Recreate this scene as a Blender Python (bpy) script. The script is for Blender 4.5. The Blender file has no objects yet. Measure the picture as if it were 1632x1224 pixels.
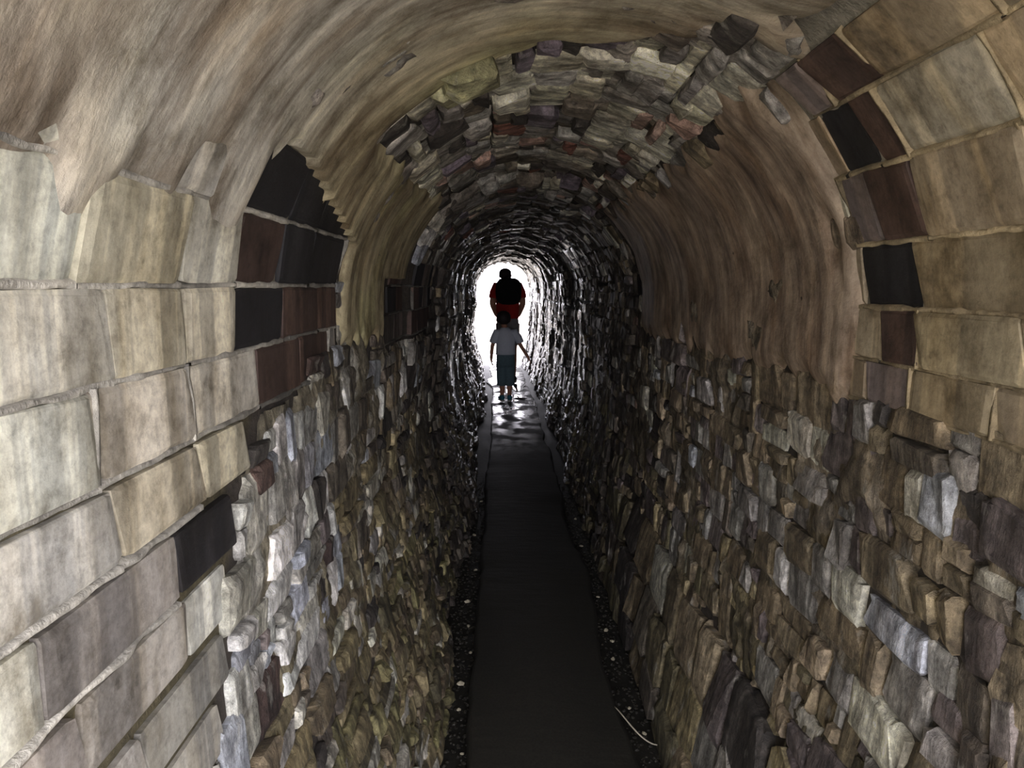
import bpy, math, random
import numpy as np
from mathutils import Matrix, Vector

rnd = random.Random(7)
rng = np.random.default_rng(7)
scene = bpy.context.scene
COL = scene.collection

# ------------------------------------------------------------------ camera, sky, exposure
cam_d = bpy.data.cameras.new('camera')
cam = bpy.data.objects.new('camera', cam_d)
COL.objects.link(cam)
FPX = 1180.0
cam_d.sensor_fit = 'HORIZONTAL'
cam_d.sensor_width = 36.0
cam_d.lens = 36.0 * FPX / 1632.0
cam_d.clip_start = 0.02
CAMZ = 1.45
PITCH = math.atan2(612 - 455, FPX)
YAW = -math.atan2(816 - 800, FPX)
cam.location = (0, 0, CAMZ)
cam.rotation_euler = (math.pi / 2 - PITCH, 0, YAW)
scene.camera = cam

world = bpy.data.worlds.new('overcast_sky')
scene.world = world
world.use_nodes = True
bg = world.node_tree.nodes['Background']
bg.inputs[0].default_value = (0.94, 0.905, 1.0, 1)
bg.inputs[1].default_value = 12.0

scene.view_settings.view_transform = 'Standard'
scene.view_settings.look = 'None'
scene.view_settings.gamma = 1.0
scene.view_settings.use_curve_mapping = False
scene.view_settings.exposure = 0.0
scene.cycles.max_bounces = 10
scene.cycles.diffuse_bounces = 6
scene.cycles.glossy_bounces = 4
scene.cycles.sample_clamp_indirect = 6.0

Y_END = 13.6
MOUTH_L, MOUTH_R = -0.95, -0.15  # unseen mouth behind camera, shape skewed so more sky lights the left wall


def portal(name, loc, rot, sx, sy):
    d = bpy.data.lights.new(name, 'AREA')
    d.shape = 'RECTANGLE'
    d.size, d.size_y = sx, sy
    d.cycles.is_portal = True
    o = bpy.data.objects.new(name, d)
    o.location = loc
    o.rotation_euler = rot
    COL.objects.link(o)


portal('daylight_portal', (0.13, -0.58, 1.0), (math.pi / 2, 0, math.atan2(MOUTH_R - MOUTH_L, 1.15)), 1.7, 2.1)
portal('daylight_portal', (0.0, Y_END + 0.03, 1.0), (-math.pi / 2, 0, 0), 1.3, 2.1)


# ------------------------------------------------------------------ noise
def _h(i, j, s):
    i = i.astype(np.int64); j = j.astype(np.int64)
    n = (i * 374761393 + j * 668265263 + s * 2147483647 + 12345) & 0xFFFFFFFF
    n = ((n ^ (n >> 13)) * 1274126177) & 0xFFFFFFFF
    n = ((n ^ (n >> 16)) * 2246822519) & 0xFFFFFFFF
    return ((n ^ (n >> 15)) & 0xFFFFFF) / float(0xFFFFFF)


def vn(x, y, s=0):
    x = np.asarray(x, float); y = np.asarray(y, float)
    x, y = np.broadcast_arrays(x, y)
    i = np.floor(x); j = np.floor(y)
    f = x - i; g = y - j
    f = f * f * (3 - 2 * f); g = g * g * (3 - 2 * g)
    a = _h(i, j, s); b = _h(i + 1, j, s); c = _h(i, j + 1, s); d = _h(i + 1, j + 1, s)
    return (a * (1 - f) + b * f) * (1 - g) + (c * (1 - f) + d * f) * g


def fbm(x, y, s=0, o=3):
    t = 0; a = 1; n = 0
    for k in range(o):
        t = t + a * vn(x * 2 ** k, y * 2 ** k, s + 17 * k); n += a; a *= 0.5
    return t / n


def sstep(a, b, x):
    t = np.clip((np.asarray(x, float) - a) / (b - a), 0, 1)
    return t * t * (3 - 2 * t)


# ------------------------------------------------------------------ tunnel section
XC, HA, ZS, RISE = 0.125, 0.525, 1.40, 0.51
ZB = -0.10


def lean(z, amt):
    return amt * np.clip((0.85 - z) / 0.85, 0, 2) ** 1.5


zz = np.linspace(ZB, ZS, 160)
Lx = XC - HA + lean(zz, 0.165); Rx = XC + HA - lean(zz, 0.115)
th = np.linspace(math.pi, 0, 300)[1:-1]
PX = np.concatenate([Lx, XC + HA * np.cos(th), Rx[::-1]])
PZ = np.concatenate([zz, ZS + RISE * np.sin(th), zz[::-1]])
PU = np.concatenate([[0], np.cumsum(np.hypot(np.diff(PX), np.diff(PZ)))])
tx, tz = np.gradient(PX, PU), np.gradient(PZ, PU)
tl = np.hypot(tx, tz); tx /= tl; tz /= tl
NX, NZ = tz, -tx                      # inward normal
UTOT = PU[-1]
ICROWN = len(PU) // 2


def uL(z):
    return float(np.interp(z, PZ[:ICROWN], PU[:ICROWN]))


def uR(z):
    return float(np.interp(z, PZ[ICROWN:][::-1], PU[ICROWN:][::-1]))


def uX(x):
    a, b = 160, 160 + len(th)
    return float(np.interp(x, PX[a:b], PU[a:b]))


UCROWN = PU[ICROWN]
U_WL, U_WR = uL(1.69), uR(1.80)       # where walls give way to the vault


def inset(u, y):
    u = np.asarray(u, float)
    side = np.where(u < UCROWN + 0.25, 1.0, 0.45)
    edge = 3.0 + 0.12 * (vn(u * 2, u * 0, 5) - 0.5) + np.where(u > UCROWN + 0.2, 0.5, 0)
    e = 0.035 * sstep(0, 0.05, y - edge) * side * sstep(uL(0.9), uL(1.2), u)
    w = 0.045 * (fbm(u * 1.4, y * 1.0, 3) - 0.5) * sstep(1.2, 2.2, y)
    w = w + 0.05 * (vn(y * 1.7, u * 0.7, 6) - 0.5) * sstep(3.6, 5.0, y)
    lo = 0.05 * (vn(u * 2.5, y * 2.2, 8) - 0.45) * (1 - sstep(0.5, 0.8, np.minimum(u, UTOT - u)))
    return e + w + lo * sstep(0.5, 1.2, y)


def surf(u, y, off):
    u = np.asarray(u, float); y = np.asarray(y, float)
    nx = np.interp(u, PU, NX); nz = np.interp(u, PU, NZ)
    o = np.asarray(off, float) + inset(u, y)
    bend = -0.13 * np.clip((y - 7.0) / 6.6, 0, 2) ** 2
    return np.stack([np.interp(u, PU, PX) + nx * o + bend, y + 0 * u, np.interp(u, PU, PZ) + nz * o], -1)


def mouth(u):
    return MOUTH_L + (MOUTH_R - MOUTH_L) * sstep(0, 1, (np.interp(u, PU, PX) - (XC - HA)) / (2 * HA))


CP, SP = math.cos(PITCH), math.sin(PITCH)


def project(p):
    p = np.asarray(p, float)
    cy, sy = math.cos(-YAW), math.sin(-YAW)
    x = p[..., 0] * cy - p[..., 1] * sy
    y = p[..., 0] * sy + p[..., 1] * cy
    z = p[..., 2] - CAMZ
    d = y * CP - z * SP
    v = y * SP + z * CP
    d = np.maximum(d, 1e-3)
    return 816 + FPX * x / d, 612 - FPX * v / d


# ------------------------------------------------------------------ object helpers
def link(o, parent=None):
    COL.objects.link(o)
    if parent is not None:
        o.parent = parent
    return o


def mesh_obj(name, verts, faces, mat, parent=None, smooth=False):
    me = bpy.data.meshes.new(name)
    me.from_pydata([tuple(map(float, v)) for v in verts], [], [tuple(int(i) for i in f) for f in faces])
    if mat:
        me.materials.append(mat)
    if smooth:
        me.polygons.foreach_set('use_smooth', [True] * len(me.polygons))
    me.update()
    return link(bpy.data.objects.new(name, me), parent)


def fast_mesh(name, V, F, mat, parent=None, smooth=False, tint=None, uv=None):
    """V (n,3), F (m,4) quads"""
    V = np.asarray(V, np.float32); F = np.asarray(F, np.int32)
    me = bpy.data.meshes.new(name)
    me.vertices.add(len(V)); me.vertices.foreach_set('co', V.ravel())
    k = F.shape[1]
    me.loops.add(F.size); me.loops.foreach_set('vertex_index', F.ravel())
    me.polygons.add(len(F)); me.polygons.foreach_set('loop_start', np.arange(0, F.size, k, dtype=np.int32))
    me.update(calc_edges=True)
    me.validate()
    me.polygons.foreach_set('use_smooth', np.full(len(me.polygons), smooth))
    if tint is not None:
        a = me.color_attributes.new('tint', 'FLOAT_COLOR', 'POINT')
        c = np.ones((len(V), 4), np.float32); c[:, :3] = tint
        a.data.foreach_set('color', c.ravel())
    if uv is not None:
        l = me.uv_layers.new(name='UVMap')
        l.data.foreach_set('uv', np.asarray(uv, np.float32)[F.ravel()].ravel())
    if mat:
        me.materials.append(mat)
    me.update()
    return link(bpy.data.objects.new(name, me), parent)


def struct(o):
    o['kind'] = 'structure'
    return o


def thing(o, label, cat, group=None):
    o['label'] = label; o['category'] = cat
    if group:
        o['group'] = group
    return o


def empty(name, loc, rz=0):
    o = bpy.data.objects.new(name, None)
    o.empty_display_size = 0.1
    o.location = loc; o.rotation_euler = (0, 0, rz)
    return link(o)


def grid_faces(nu, ny, flip=False):
    i = np.arange(nu - 1)[:, None] * ny + np.arange(ny - 1)[None, :]
    i = i.ravel()
    F = np.stack([i, i + 1, i + ny + 1, i + ny], -1)
    return F[:, ::-1] if flip else F


# ------------------------------------------------------------------ materials
def srgb(r, g, b):
    f = lambda c: (c / 255 / 12.92) if c / 255 <= 0.04045 else ((c / 255 + 0.055) / 1.055) ** 2.4
    return np.array([f(r), f(g), f(b)])


class NT:
    def __init__(self, name):
        self.m = bpy.data.materials.new(name); self.m.use_nodes = True
        self.t = self.m.node_tree; self.b = self.t.nodes['Principled BSDF']

    def n(self, t, **k):
        x = self.t.nodes.new(t)
        for a, v in k.items():
            setattr(x, a, v)
        return x

    def l(self, a, b):
        self.t.links.new(a, b)

    def noise(self, vec, scale, detail=4, rough=0.6, mapscale=None):
        if mapscale:
            mp = self.n('ShaderNodeMapping'); mp.inputs['Scale'].default_value = mapscale
            self.l(vec, mp.inputs['Vector']); vec = mp.outputs[0]
        x = self.n('ShaderNodeTexNoise'); x.inputs['Scale'].default_value = scale
        x.inputs['Detail'].default_value = detail; x.inputs['Roughness'].default_value = rough
        self.l(vec, x.inputs['Vector'])
        return x.outputs['Fac']

    def ramp(self, fac, stops):
        r = self.n('ShaderNodeValToRGB')
        e = r.color_ramp.elements
        while len(e) < len(stops):
            e.new(0.5)
        for k, (p, c) in enumerate(stops):
            e[k].position = p
            e[k].color = (c, c, c, 1) if np.isscalar(c) else (*c, 1)
        self.l(fac, r.inputs[0])
        return r.outputs[0]

    def mix(self, fac, a, b, mode='MIX'):
        x = self.n('ShaderNodeMix', data_type='RGBA', blend_type=mode)
        for s, v in ((x.inputs[0], fac), (x.inputs[6], a), (x.inputs[7], b)):
            if hasattr(v, 'node'):
                self.l(v, s)
            elif np.isscalar(v):
                s.default_value = v
            else:
                s.default_value = (*v, 1)
        return x.outputs[2]

    def math(self, op, a, b=0.0):
        x = self.n('ShaderNodeMath', operation=op)
        for s, v in zip(x.inputs, (a, b)):
            if hasattr(v, 'node'):
                self.l(v, s)
            else:
                s.default_value = v
        return x.outputs[0]

    def bump(self, h, strength, dist, prev=None):
        x = self.n('ShaderNodeBump'); x.inputs['Strength'].default_value = strength
        x.inputs['Distance'].default_value = dist
        self.l(h, x.inputs['Height'])
        if prev is not None:
            self.l(prev, x.inputs['Normal'])
        return x.outputs[0]

    def pos(self):
        g = self.n('ShaderNodeNewGeometry')
        return g.outputs['Position']


def tint_out(N, single):
    if single:
        return N.n('ShaderNodeObjectInfo').outputs['Color']
    a = N.n('ShaderNodeAttribute', attribute_name='tint')
    return a.outputs['Color']


def wet_rough(N, p, dry=0.75, wet=0.22, y0=2.5, y1=5.0):
    s = N.n('ShaderNodeSeparateXYZ'); N.l(p, s.inputs[0])
    r = N.n('ShaderNodeMapRange'); N.l(s.outputs['Y'], r.inputs[0])
    r.inputs[1].default_value = y0; r.inputs[2].default_value = y1
    n = N.noise(p, 7, 3)
    w = N.math('MULTIPLY', r.outputs[0], N.ramp(n, [(0.3, 0.35), (0.6, 1.0)]))
    m = N.n('ShaderNodeMapRange'); N.l(w, m.inputs[0])
    m.inputs[3].default_value = dry; m.inputs[4].default_value = wet
    return m.outputs[0], w


def stone_mat(name, single, bump=0.7):
    N = NT(name); p = N.pos()
    t = tint_out(N, single)
    n1 = N.noise(p, 30, 8, 0.75)
    n2 = N.noise(p, 9, 4, 0.6, (1, 1, 0.35))
    c = N.mix(1.0, t, N.ramp(n1, [(0.34, 0.36), (0.51, 0.95), (0.66, 1.65)]), 'MULTIPLY')
    c = N.mix(0.8, c, N.ramp(n2, [(0.32, (0.45, 0.42, 0.38)), (0.5, (0.95, 0.95, 0.92)), (0.7, (1.35, 1.35, 1.35))]), 'MULTIPLY')
    rid = N.noise(p, 1.0, 7, 0.72, (11, 30, 9))
    c = N.mix(0.95, c, N.ramp(rid, [(0.34, 0.42), (0.5, 0.98), (0.66, 1.6)]), 'MULTIPLY')
    run = N.noise(p, 1.0, 4, 0.6, (5, 22, 1.6))
    c = N.mix(0.9, c, N.ramp(run, [(0.36, (0.45, 0.42, 0.38)), (0.5, (1.0, 1.0, 0.98)), (0.62, (1.5, 1.5, 1.5))]), 'MULTIPLY')
    lime = N.ramp(N.noise(p, 17, 5, 0.65, (1, 1, 0.5)), [(0.60, 0.0), (0.70, 0.55)])
    c = N.mix(lime, c, tuple(srgb(186, 184, 172)))
    r, w = wet_rough(N, p, .75, .17, 2.8, 5.5)
    N.l(c, N.b.inputs['Base Color']); N.l(r, N.b.inputs['Roughness'])
    b = N.bump(rid, 0.9, 0.022)
    b = N.bump(n1, bump, 0.014, b)
    b = N.bump(N.noise(p, 90, 3), 0.5, 0.004, b)
    N.l(b, N.b.inputs['Normal'])
    return N.m


def brick_mat(name):
    N = NT(name); p = N.pos(); t = tint_out(N, True)
    st = N.noise(p, 1.0, 5, 0.6, (6, 11, 1.8))
    n1 = N.noise(p, 55, 8, 0.75)
    c = N.mix(1.0, t, N.ramp(st, [(0.30, (0.62, 0.58, 0.5)), (0.5, (1, 1, 1)), (0.68, (1.22, 1.24, 1.26))]), 'MULTIPLY')
    c = N.mix(1.0, c, N.ramp(n1, [(0.32, 0.62), (0.5, 1.0), (0.68, 1.25)]), 'MULTIPLY')
    blot = N.noise(p, 5.5, 8, 0.72)
    c = N.mix(1.0, c, N.ramp(blot, [(0.35, (0.40, 0.37, 0.32)), (0.47, (0.9, 0.88, 0.84)), (0.62, (1.15, 1.15, 1.13))]), 'MULTIPLY')
    run = N.ramp(N.noise(p, 1.0, 4, 0.55, (4, 15, 0.7)), [(0.50, 0.0), (0.56, 1.0)])
    c = N.mix(run, c, N.mix(1.0, c, (1.6, 1.57, 1.5), 'MULTIPLY'))
    N.l(c, N.b.inputs['Base Color']); N.b.inputs['Roughness'].default_value = 0.72
    b = N.bump(n1, 0.35, 0.006)
    b = N.bump(st, 0.3, 0.01, b)
    N.l(b, N.b.inputs['Normal'])
    return N.m


def plaster_mat(name):
    N = NT(name); t = tint_out(N, False)
    uvn = N.n('ShaderNodeUVMap', uv_map='UVMap').outputs[0]
    p = N.pos()
    st = N.noise(uvn, 1.0, 6, 0.66, (20, 3.4, 1))
    s2 = N.noise(uvn, 1.0, 4, 0.6, (8, 3.0, 1))
    n1 = N.noise(p, 60, 4, 0.6)
    c = N.mix(1.0, t, N.ramp(st, [(0.32, (0.42, 0.37, 0.32)), (0.5, (0.95, 0.94, 0.92)), (0.66, (1.55, 1.52, 1.45))]), 'MULTIPLY')
    c = N.mix(0.85, c, N.ramp(s2, [(0.32, (0.62, 0.52, 0.42)), (0.52, (1, 1, 1)), (0.7, (1.18, 1.2, 1.16))]), 'MULTIPLY')
    blot = N.noise(p, 9, 9, 0.75)
    c = N.mix(1.0, c, N.ramp(blot, [(0.34, (0.45, 0.42, 0.36)), (0.5, (1, 1, 1)), (0.64, (1.35, 1.36, 1.36))]), 'MULTIPLY')
    r, w = wet_rough(N, p, 0.7, 0.35)
    N.l(c, N.b.inputs['Base Color']); N.l(r, N.b.inputs['Roughness'])
    b = N.bump(st, 0.28, 0.012)
    b = N.bump(N.noise(p, 22, 6, .7), 0.45, 0.008, b)
    b = N.bump(n1, 0.35, 0.004, b)
    N.l(b, N.b.inputs['Normal'])
    return N.m


def plain(name, col, rough=0.8, nscale=40, var=0.35, bump=0.3):
    N = NT(name)
    tc = N.n('ShaderNodeTexCoord').outputs['Object']
    n1 = N.noise(tc, nscale, 4)
    c = N.mix(1.0, tuple(col), N.ramp(n1, [(0.3, 1 - var), (0.7, 1 + var)]), 'MULTIPLY')
    N.l(c, N.b.inputs['Base Color']); N.b.inputs['Roughness'].default_value = rough
    if bump:
        N.l(N.bump(n1, bump, 0.005), N.b.inputs['Normal'])
    return N.m


def mortar_mat():
    N = NT('mortar'); p = N.pos(); t = tint_out(N, False)
    n1 = N.noise(p, 45, 5, 0.7)
    c = N.mix(1.0, t, N.ramp(n1, [(0.3, 0.55), (0.7, 1.35)]), 'MULTIPLY')
    r, w = wet_rough(N, p, 0.9, 0.4)
    N.l(c, N.b.inputs['Base Color']); N.l(r, N.b.inputs['Roughness'])
    N.l(N.bump(n1, 0.6, 0.01), N.b.inputs['Normal'])
    return N.m


def path_mat():
    N = NT('path_tarmac'); p = N.pos()
    n1 = N.noise(p, 120, 3); n2 = N.noise(p, 3.2, 4, 0.6, (1.6, 1, 1))
    c = N.mix(n2, tuple(srgb(37, 38, 32)), tuple(srgb(50, 47, 39)))
    c = N.mix(1.0, c, N.ramp(n1, [(0.3, 0.7), (0.7, 1.3)]), 'MULTIPLY')
    s = N.n('ShaderNodeSeparateXYZ'); N.l(p, s.inputs[0])
    r = N.n('ShaderNodeMapRange'); N.l(s.outputs['Y'], r.inputs[0])
    r.inputs[1].default_value = 6.0; r.inputs[2].default_value = 8.6
    pud = N.ramp(N.noise(p, 2.6, 3, 0.5, (2.2, 1.3, 1)), [(0.42, 0.0), (0.55, 1.0)])
    w = N.math('MULTIPLY', r.outputs[0], pud)
    m = N.n('ShaderNodeMapRange'); N.l(w, m.inputs[0])
    m.inputs[3].default_value = 0.75; m.inputs[4].default_value = 0.1
    N.l(c, N.b.inputs['Base Color']); N.l(m.outputs[0], N.b.inputs['Roughness'])
    rip = N.noise(p, 14, 3, 0.5, (0.6, 1.6, 1))
    b = N.bump(rip, 0.25, 0.01); b = N.bump(n1, 0.25, 0.003, b)
    N.l(b, N.b.inputs['Normal'])
    return N.m


M_STONE1 = stone_mat('rubble_stone', True)
M_STONES = stone_mat('rubble_mass', False)
M_BRICK = brick_mat('washed_brick')
M_PLASTER = plaster_mat('lime_plaster')
M_MORTAR = mortar_mat()
M_PATH = path_mat()
M_GRAVEL = plain('gravel_margin', srgb(34, 33, 27), 0.7, 30, 0.5, 0.6)

# ------------------------------------------------------------------ colours by place (limewash, algae, soot are the wall's own)
C = {k: srgb(*v) for k, v in dict(
    lime=(180, 179, 168), limey=(174, 171, 153), limeb=(177, 178, 170), tan=(144, 134, 112), tan2=(134, 122, 101),
    black=(30, 30, 32), dbrown=(70, 56, 50), violet=(104, 96, 94),
    slate=(140, 138, 133), white=(202, 203, 198), blue=(166, 171, 178), dark=(66, 62, 58),
    brown=(116, 105, 84), ochre=(138, 128, 98), olive=(130, 120, 90), green=(122, 117, 82), moss=(98, 92, 70),
    red=(128, 86, 74), pink=(160, 136, 124), pale=(184, 182, 168), purple=(112, 104, 114), wet=(62, 57, 52),
    wet2=(80, 73, 64), wet3=(104, 97, 86)).items()}


def pick(pairs):
    t = rnd.random() * sum(w for _, w in pairs)
    for k, w in pairs:
        t -= w
        if t <= 0:
            break
    c = C[k] * (rnd.uniform(0.95, 1.05) if k.startswith('lime') else rnd.uniform(0.8, 1.22))
    return np.clip(c * np.array([rnd.uniform(.98, 1.02) for _ in range(3)]), 0, 0.85)


def stone_colour(u, y):
    z = float(np.interp(u, PU, PZ)); left = u < UCROWN
    vault = U_WL < u < U_WR
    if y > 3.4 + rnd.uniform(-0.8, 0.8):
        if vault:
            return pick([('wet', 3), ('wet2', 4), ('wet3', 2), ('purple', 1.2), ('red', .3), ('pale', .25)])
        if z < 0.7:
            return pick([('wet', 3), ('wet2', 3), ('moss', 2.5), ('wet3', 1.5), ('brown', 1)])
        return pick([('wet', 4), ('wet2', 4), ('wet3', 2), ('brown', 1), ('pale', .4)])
    if vault:
        r = pick([('slate', 3.5), ('purple', 1.6), ('dark', 1.0), ('pale', 3), ('pink', 1.0), ('red', .22), ('wet3', 1.4), ('limey', 1.6)])
        return np.minimum(r * 1.4, .85)
    if left:
        if y < 1.75 and z > 0.72:
            return pick([('white', 4), ('blue', 3), ('slate', 1.6), ('lime', 2), ('dark', 1.0), ('dbrown', .8), ('violet', .6)])
        if z > 0.95:
            return pick([('white', 1.4), ('blue', 1.4), ('slate', 2), ('brown', 2), ('wet3', 2), ('dark', 1)])
        if z > 0.5:
            return 1.12 * pick([('brown', 3), ('ochre', 2.4), ('olive', 2), ('slate', 1), ('pale', 1.6), ('wet3', 1), ('dark', .6)])
        return 1.12 * pick([('olive', 3), ('green', 2.4), ('moss', 2), ('brown', 2), ('ochre', 1), ('pale', 1)])
    RB = 1.25
    if z > 0.75:
        return RB * pick([('slate', 2.6), ('violet', 2), ('brown', 2.4), ('pale', .6), ('dark', .5), ('pink', .3), ('blue', .3), ('tan2', 2), ('wet3', 1)])
    if z > 0.35:
        return RB * pick([('brown', 3.2), ('ochre', 2), ('slate', 1.3), ('violet', .8), ('pale', .3), ('moss', 1), ('dark', .4), ('tan2', 2)])
    return RB * pick([('moss', 3), ('brown', 2), ('wet3', 2), ('slate', 1), ('olive', 1)])


# ------------------------------------------------------------------ zones
def zof(u):
    return np.interp(u, PU, PZ)


def brick_left_end(z):
    return np.interp(z, [0.60, 0.85, 1.15, 1.24, 1.26, 1.69], [0.92, 1.0, 1.08, 1.2, 1.84, 1.84])


def in_brick(u, y):
    z = float(zof(u))
    if u < U_WL:
        return z > 0.62 and (y < brick_left_end(z) or (1.25 < z < 1.56 and 2.5 < y < 3.7))
    if u > U_WR - 0.02:
        return z > 1.245 and y < 1.36
    return False


U125L, U125R = uL(1.25), uR(1.25)
U2 = uL(1.47); U157 = uL(1.60)
UB_L, UB_R = uX(-0.22), uX(0.45)


def plaster_mask(u, y):
    """signed distance (m) inside plaster, on arrays of tunnel surface coordinates"""
    n = 0.10 * (fbm(u * 5, y * 5, 31) - 0.5) + 0.07 * (vn(y * 22, u * 3, 32) - 0.5)
    left = np.minimum.reduce([u - U125L, UB_L - u, 3.0 - y + 0 * u])
    UN2 = np.interp(np.interp(y, [1.18, 1.3, 1.85], [1.67, 1.66, 1.56]), PZ[:ICROWN], PU[:ICROWN])
    left = np.where(u < UN2, np.minimum(left, y - 1.86), left)
    left = np.where(u < U2, np.minimum(left, np.minimum(2.52 - y, 1.5)), left)
    right = np.minimum.reduce([U125R + 0.03 - u, u - UB_R, 3.4 - y])
    right = np.where(u > U_WR - 0.05, np.minimum(right, y - 1.33), right)
    UN = np.interp(np.interp(y, [.5, 1.1, 1.18, 1.3, 1.85], [1.47, 1.52, 1.67, 1.66, 1.56]), PZ[:ICROWN], PU[:ICROWN])
    near = np.minimum.reduce([1.52 - .24 * sstep(UCROWN, UCROWN + .35, u) + .5 * 0.1 * np.sin(u * 7) - y, u - UN + .02, U_WR - u + .03 + 0 * y])
    near = np.where(u > U_WR - .12, np.minimum(near, 1.40 - y), near)
    thin = 0.5 * np.minimum.reduce([3.55 - y + 0 * u, u - uX(-0.25), uX(0.30) - u]) - 0.45
    return np.maximum.reduce([left, right, near, thin]) + n


# ------------------------------------------------------------------ shell (mortar backing), one mesh for each wall and the vault
def shell(name, ua, ub):
    nu = max(8, int((ub - ua) / 0.045)); ny = 300
    us = np.linspace(ua, ub, nu)
    t = np.linspace(0, 1, ny) ** 1.25
    U = np.repeat(us[:, None], ny, 1)
    m = mouth(us)[:, None]
    Y = m + (Y_END - m) * t[None, :]
    brk = np.zeros_like(U)
    z = zof(U)
    brk = np.where((U < U_WL) & (z > 0.62) & (Y < np.vectorize(brick_left_end)(z)), 1.0, brk)
    brk = np.where((U > U_WR - 0.02) & (z > 1.245) & (Y < 1.36), 1.0, brk)
    off = -0.010 + 0.014 * (1 - .7 * brk) * (fbm(U * 14, Y * 14, 41) - 0.5) + brk * 0.001
    P = surf(U, Y, off).reshape(-1, 3)
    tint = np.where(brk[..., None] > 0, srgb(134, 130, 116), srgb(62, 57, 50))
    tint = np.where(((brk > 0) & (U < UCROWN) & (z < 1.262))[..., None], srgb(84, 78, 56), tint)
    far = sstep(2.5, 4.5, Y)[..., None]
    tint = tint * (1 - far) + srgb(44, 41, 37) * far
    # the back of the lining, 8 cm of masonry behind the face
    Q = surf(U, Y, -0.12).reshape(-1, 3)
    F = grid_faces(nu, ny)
    n = len(P)
    edge = []
    idx = np.arange(n).reshape(nu, ny)
    for line in (idx[:, 0], idx[:, -1]):
        for a, b in zip(line[:-1], line[1:]):
            edge.append((a, b, b + n, a + n))
    V = np.concatenate([P, Q]); FF = np.concatenate([F, F[:, ::-1] + n, np.array(edge)])
    tt = np.concatenate([tint.reshape(-1, 3), tint.reshape(-1, 3)])
    return struct(fast_mesh(name, V, FF, M_MORTAR, None, True, tt))


wall_left = shell('wall_left', 0.0, U_WL)
ceiling = shell('ceiling', U_WL, U_WR)
wall_right = shell('wall_right', U_WR, UTOT)


def owner(u):
    return wall_left if u < U_WL else (wall_right if u > U_WR else ceiling)


# ------------------------------------------------------------------ rubble stones
def stone_shape(seed, rough=0.16, bev=0.12, n=4, drop=0.22):
    r = random.Random(seed)
    V = []
    cc = [-.5, -.5 + bev * 1.3, .5 - bev * 1.3, .5]
    skew = r.uniform(-.12, .12)
    ta, tb = (r.uniform(-.18, .18), r.uniform(-.16, .16)) if drop > .15 else (0, 0)
    w = 1 if drop > .15 else 0
    for i in range(n):
        for j in range(n):
            a, b = cc[i], cc[j]
            edge = (i in (0, n - 1)) + (j in (0, n - 1))
            c = 1.0 - (drop, drop * 1.7)[edge - 1] * r.uniform(.2, 1.5) if edge else 1.0 + r.uniform(-rough, rough) * 1.2
            c += ta * a + tb * b
            a += w * r.uniform(-.07, .07); b += w * r.uniform(-.07, .07)
            k = (0.90 if drop > .15 else .985) if edge == 2 else 1.0
            V.append((a * k + r.uniform(-.05, .05) * (1 if drop > .15 else .12) + skew * b, b * k + r.uniform(-.06, .06) * (1 if drop > .15 else .25), c))
    ring = [(0, j) for j in range(n)] + [(i, n - 1) for i in range(1, n)] + \
           [(n - 1, j) for j in range(n - 2, -1, -1)] + [(i, 0) for i in range(n - 2, 0, -1)]
    F = [(i * n + j, (i + 1) * n + j, (i + 1) * n + j + 1, i * n + j + 1) for i in range(n - 1) for j in range(n - 1)]
    base = len(V)
    for i, j in ring:
        a, b, c = V[i * n + j]
        V.append((a, b, 0.0))
    m = len(ring)
    for k in range(m):
        i, j = ring[k]; i2, j2 = ring[(k + 1) % m]
        F.append((i * n + j, i2 * n + j2, base + (k + 1) % m, base + k))
    F = [f[::-1] for f in F]
    return np.array(V), np.array(F)


SHAPES = [stone_shape(100 + k) for k in range(24)]
BSHAPES = [stone_shape(300 + k, 0.05, 0.05, 4, 0.10) for k in range(10)]
VISIBLE_BRICK = []


def row_edges(u0, u1, lo, hi):
    e = [u0]
    while e[-1] < u1:
        e.append(e[-1] + rnd.uniform(lo, hi))
    return e


edges = [0.03]
while edges[-1] < UTOT - 0.06:
    u = edges[-1]; z = float(zof(u))
    if z < 0.55:
        h = rnd.uniform(.050, .085)
    elif z < 1.45:
        h = rnd.uniform(.062, .100)
    else:
        h = rnd.uniform(.070, .112)
    edges.append(u + h)

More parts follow.
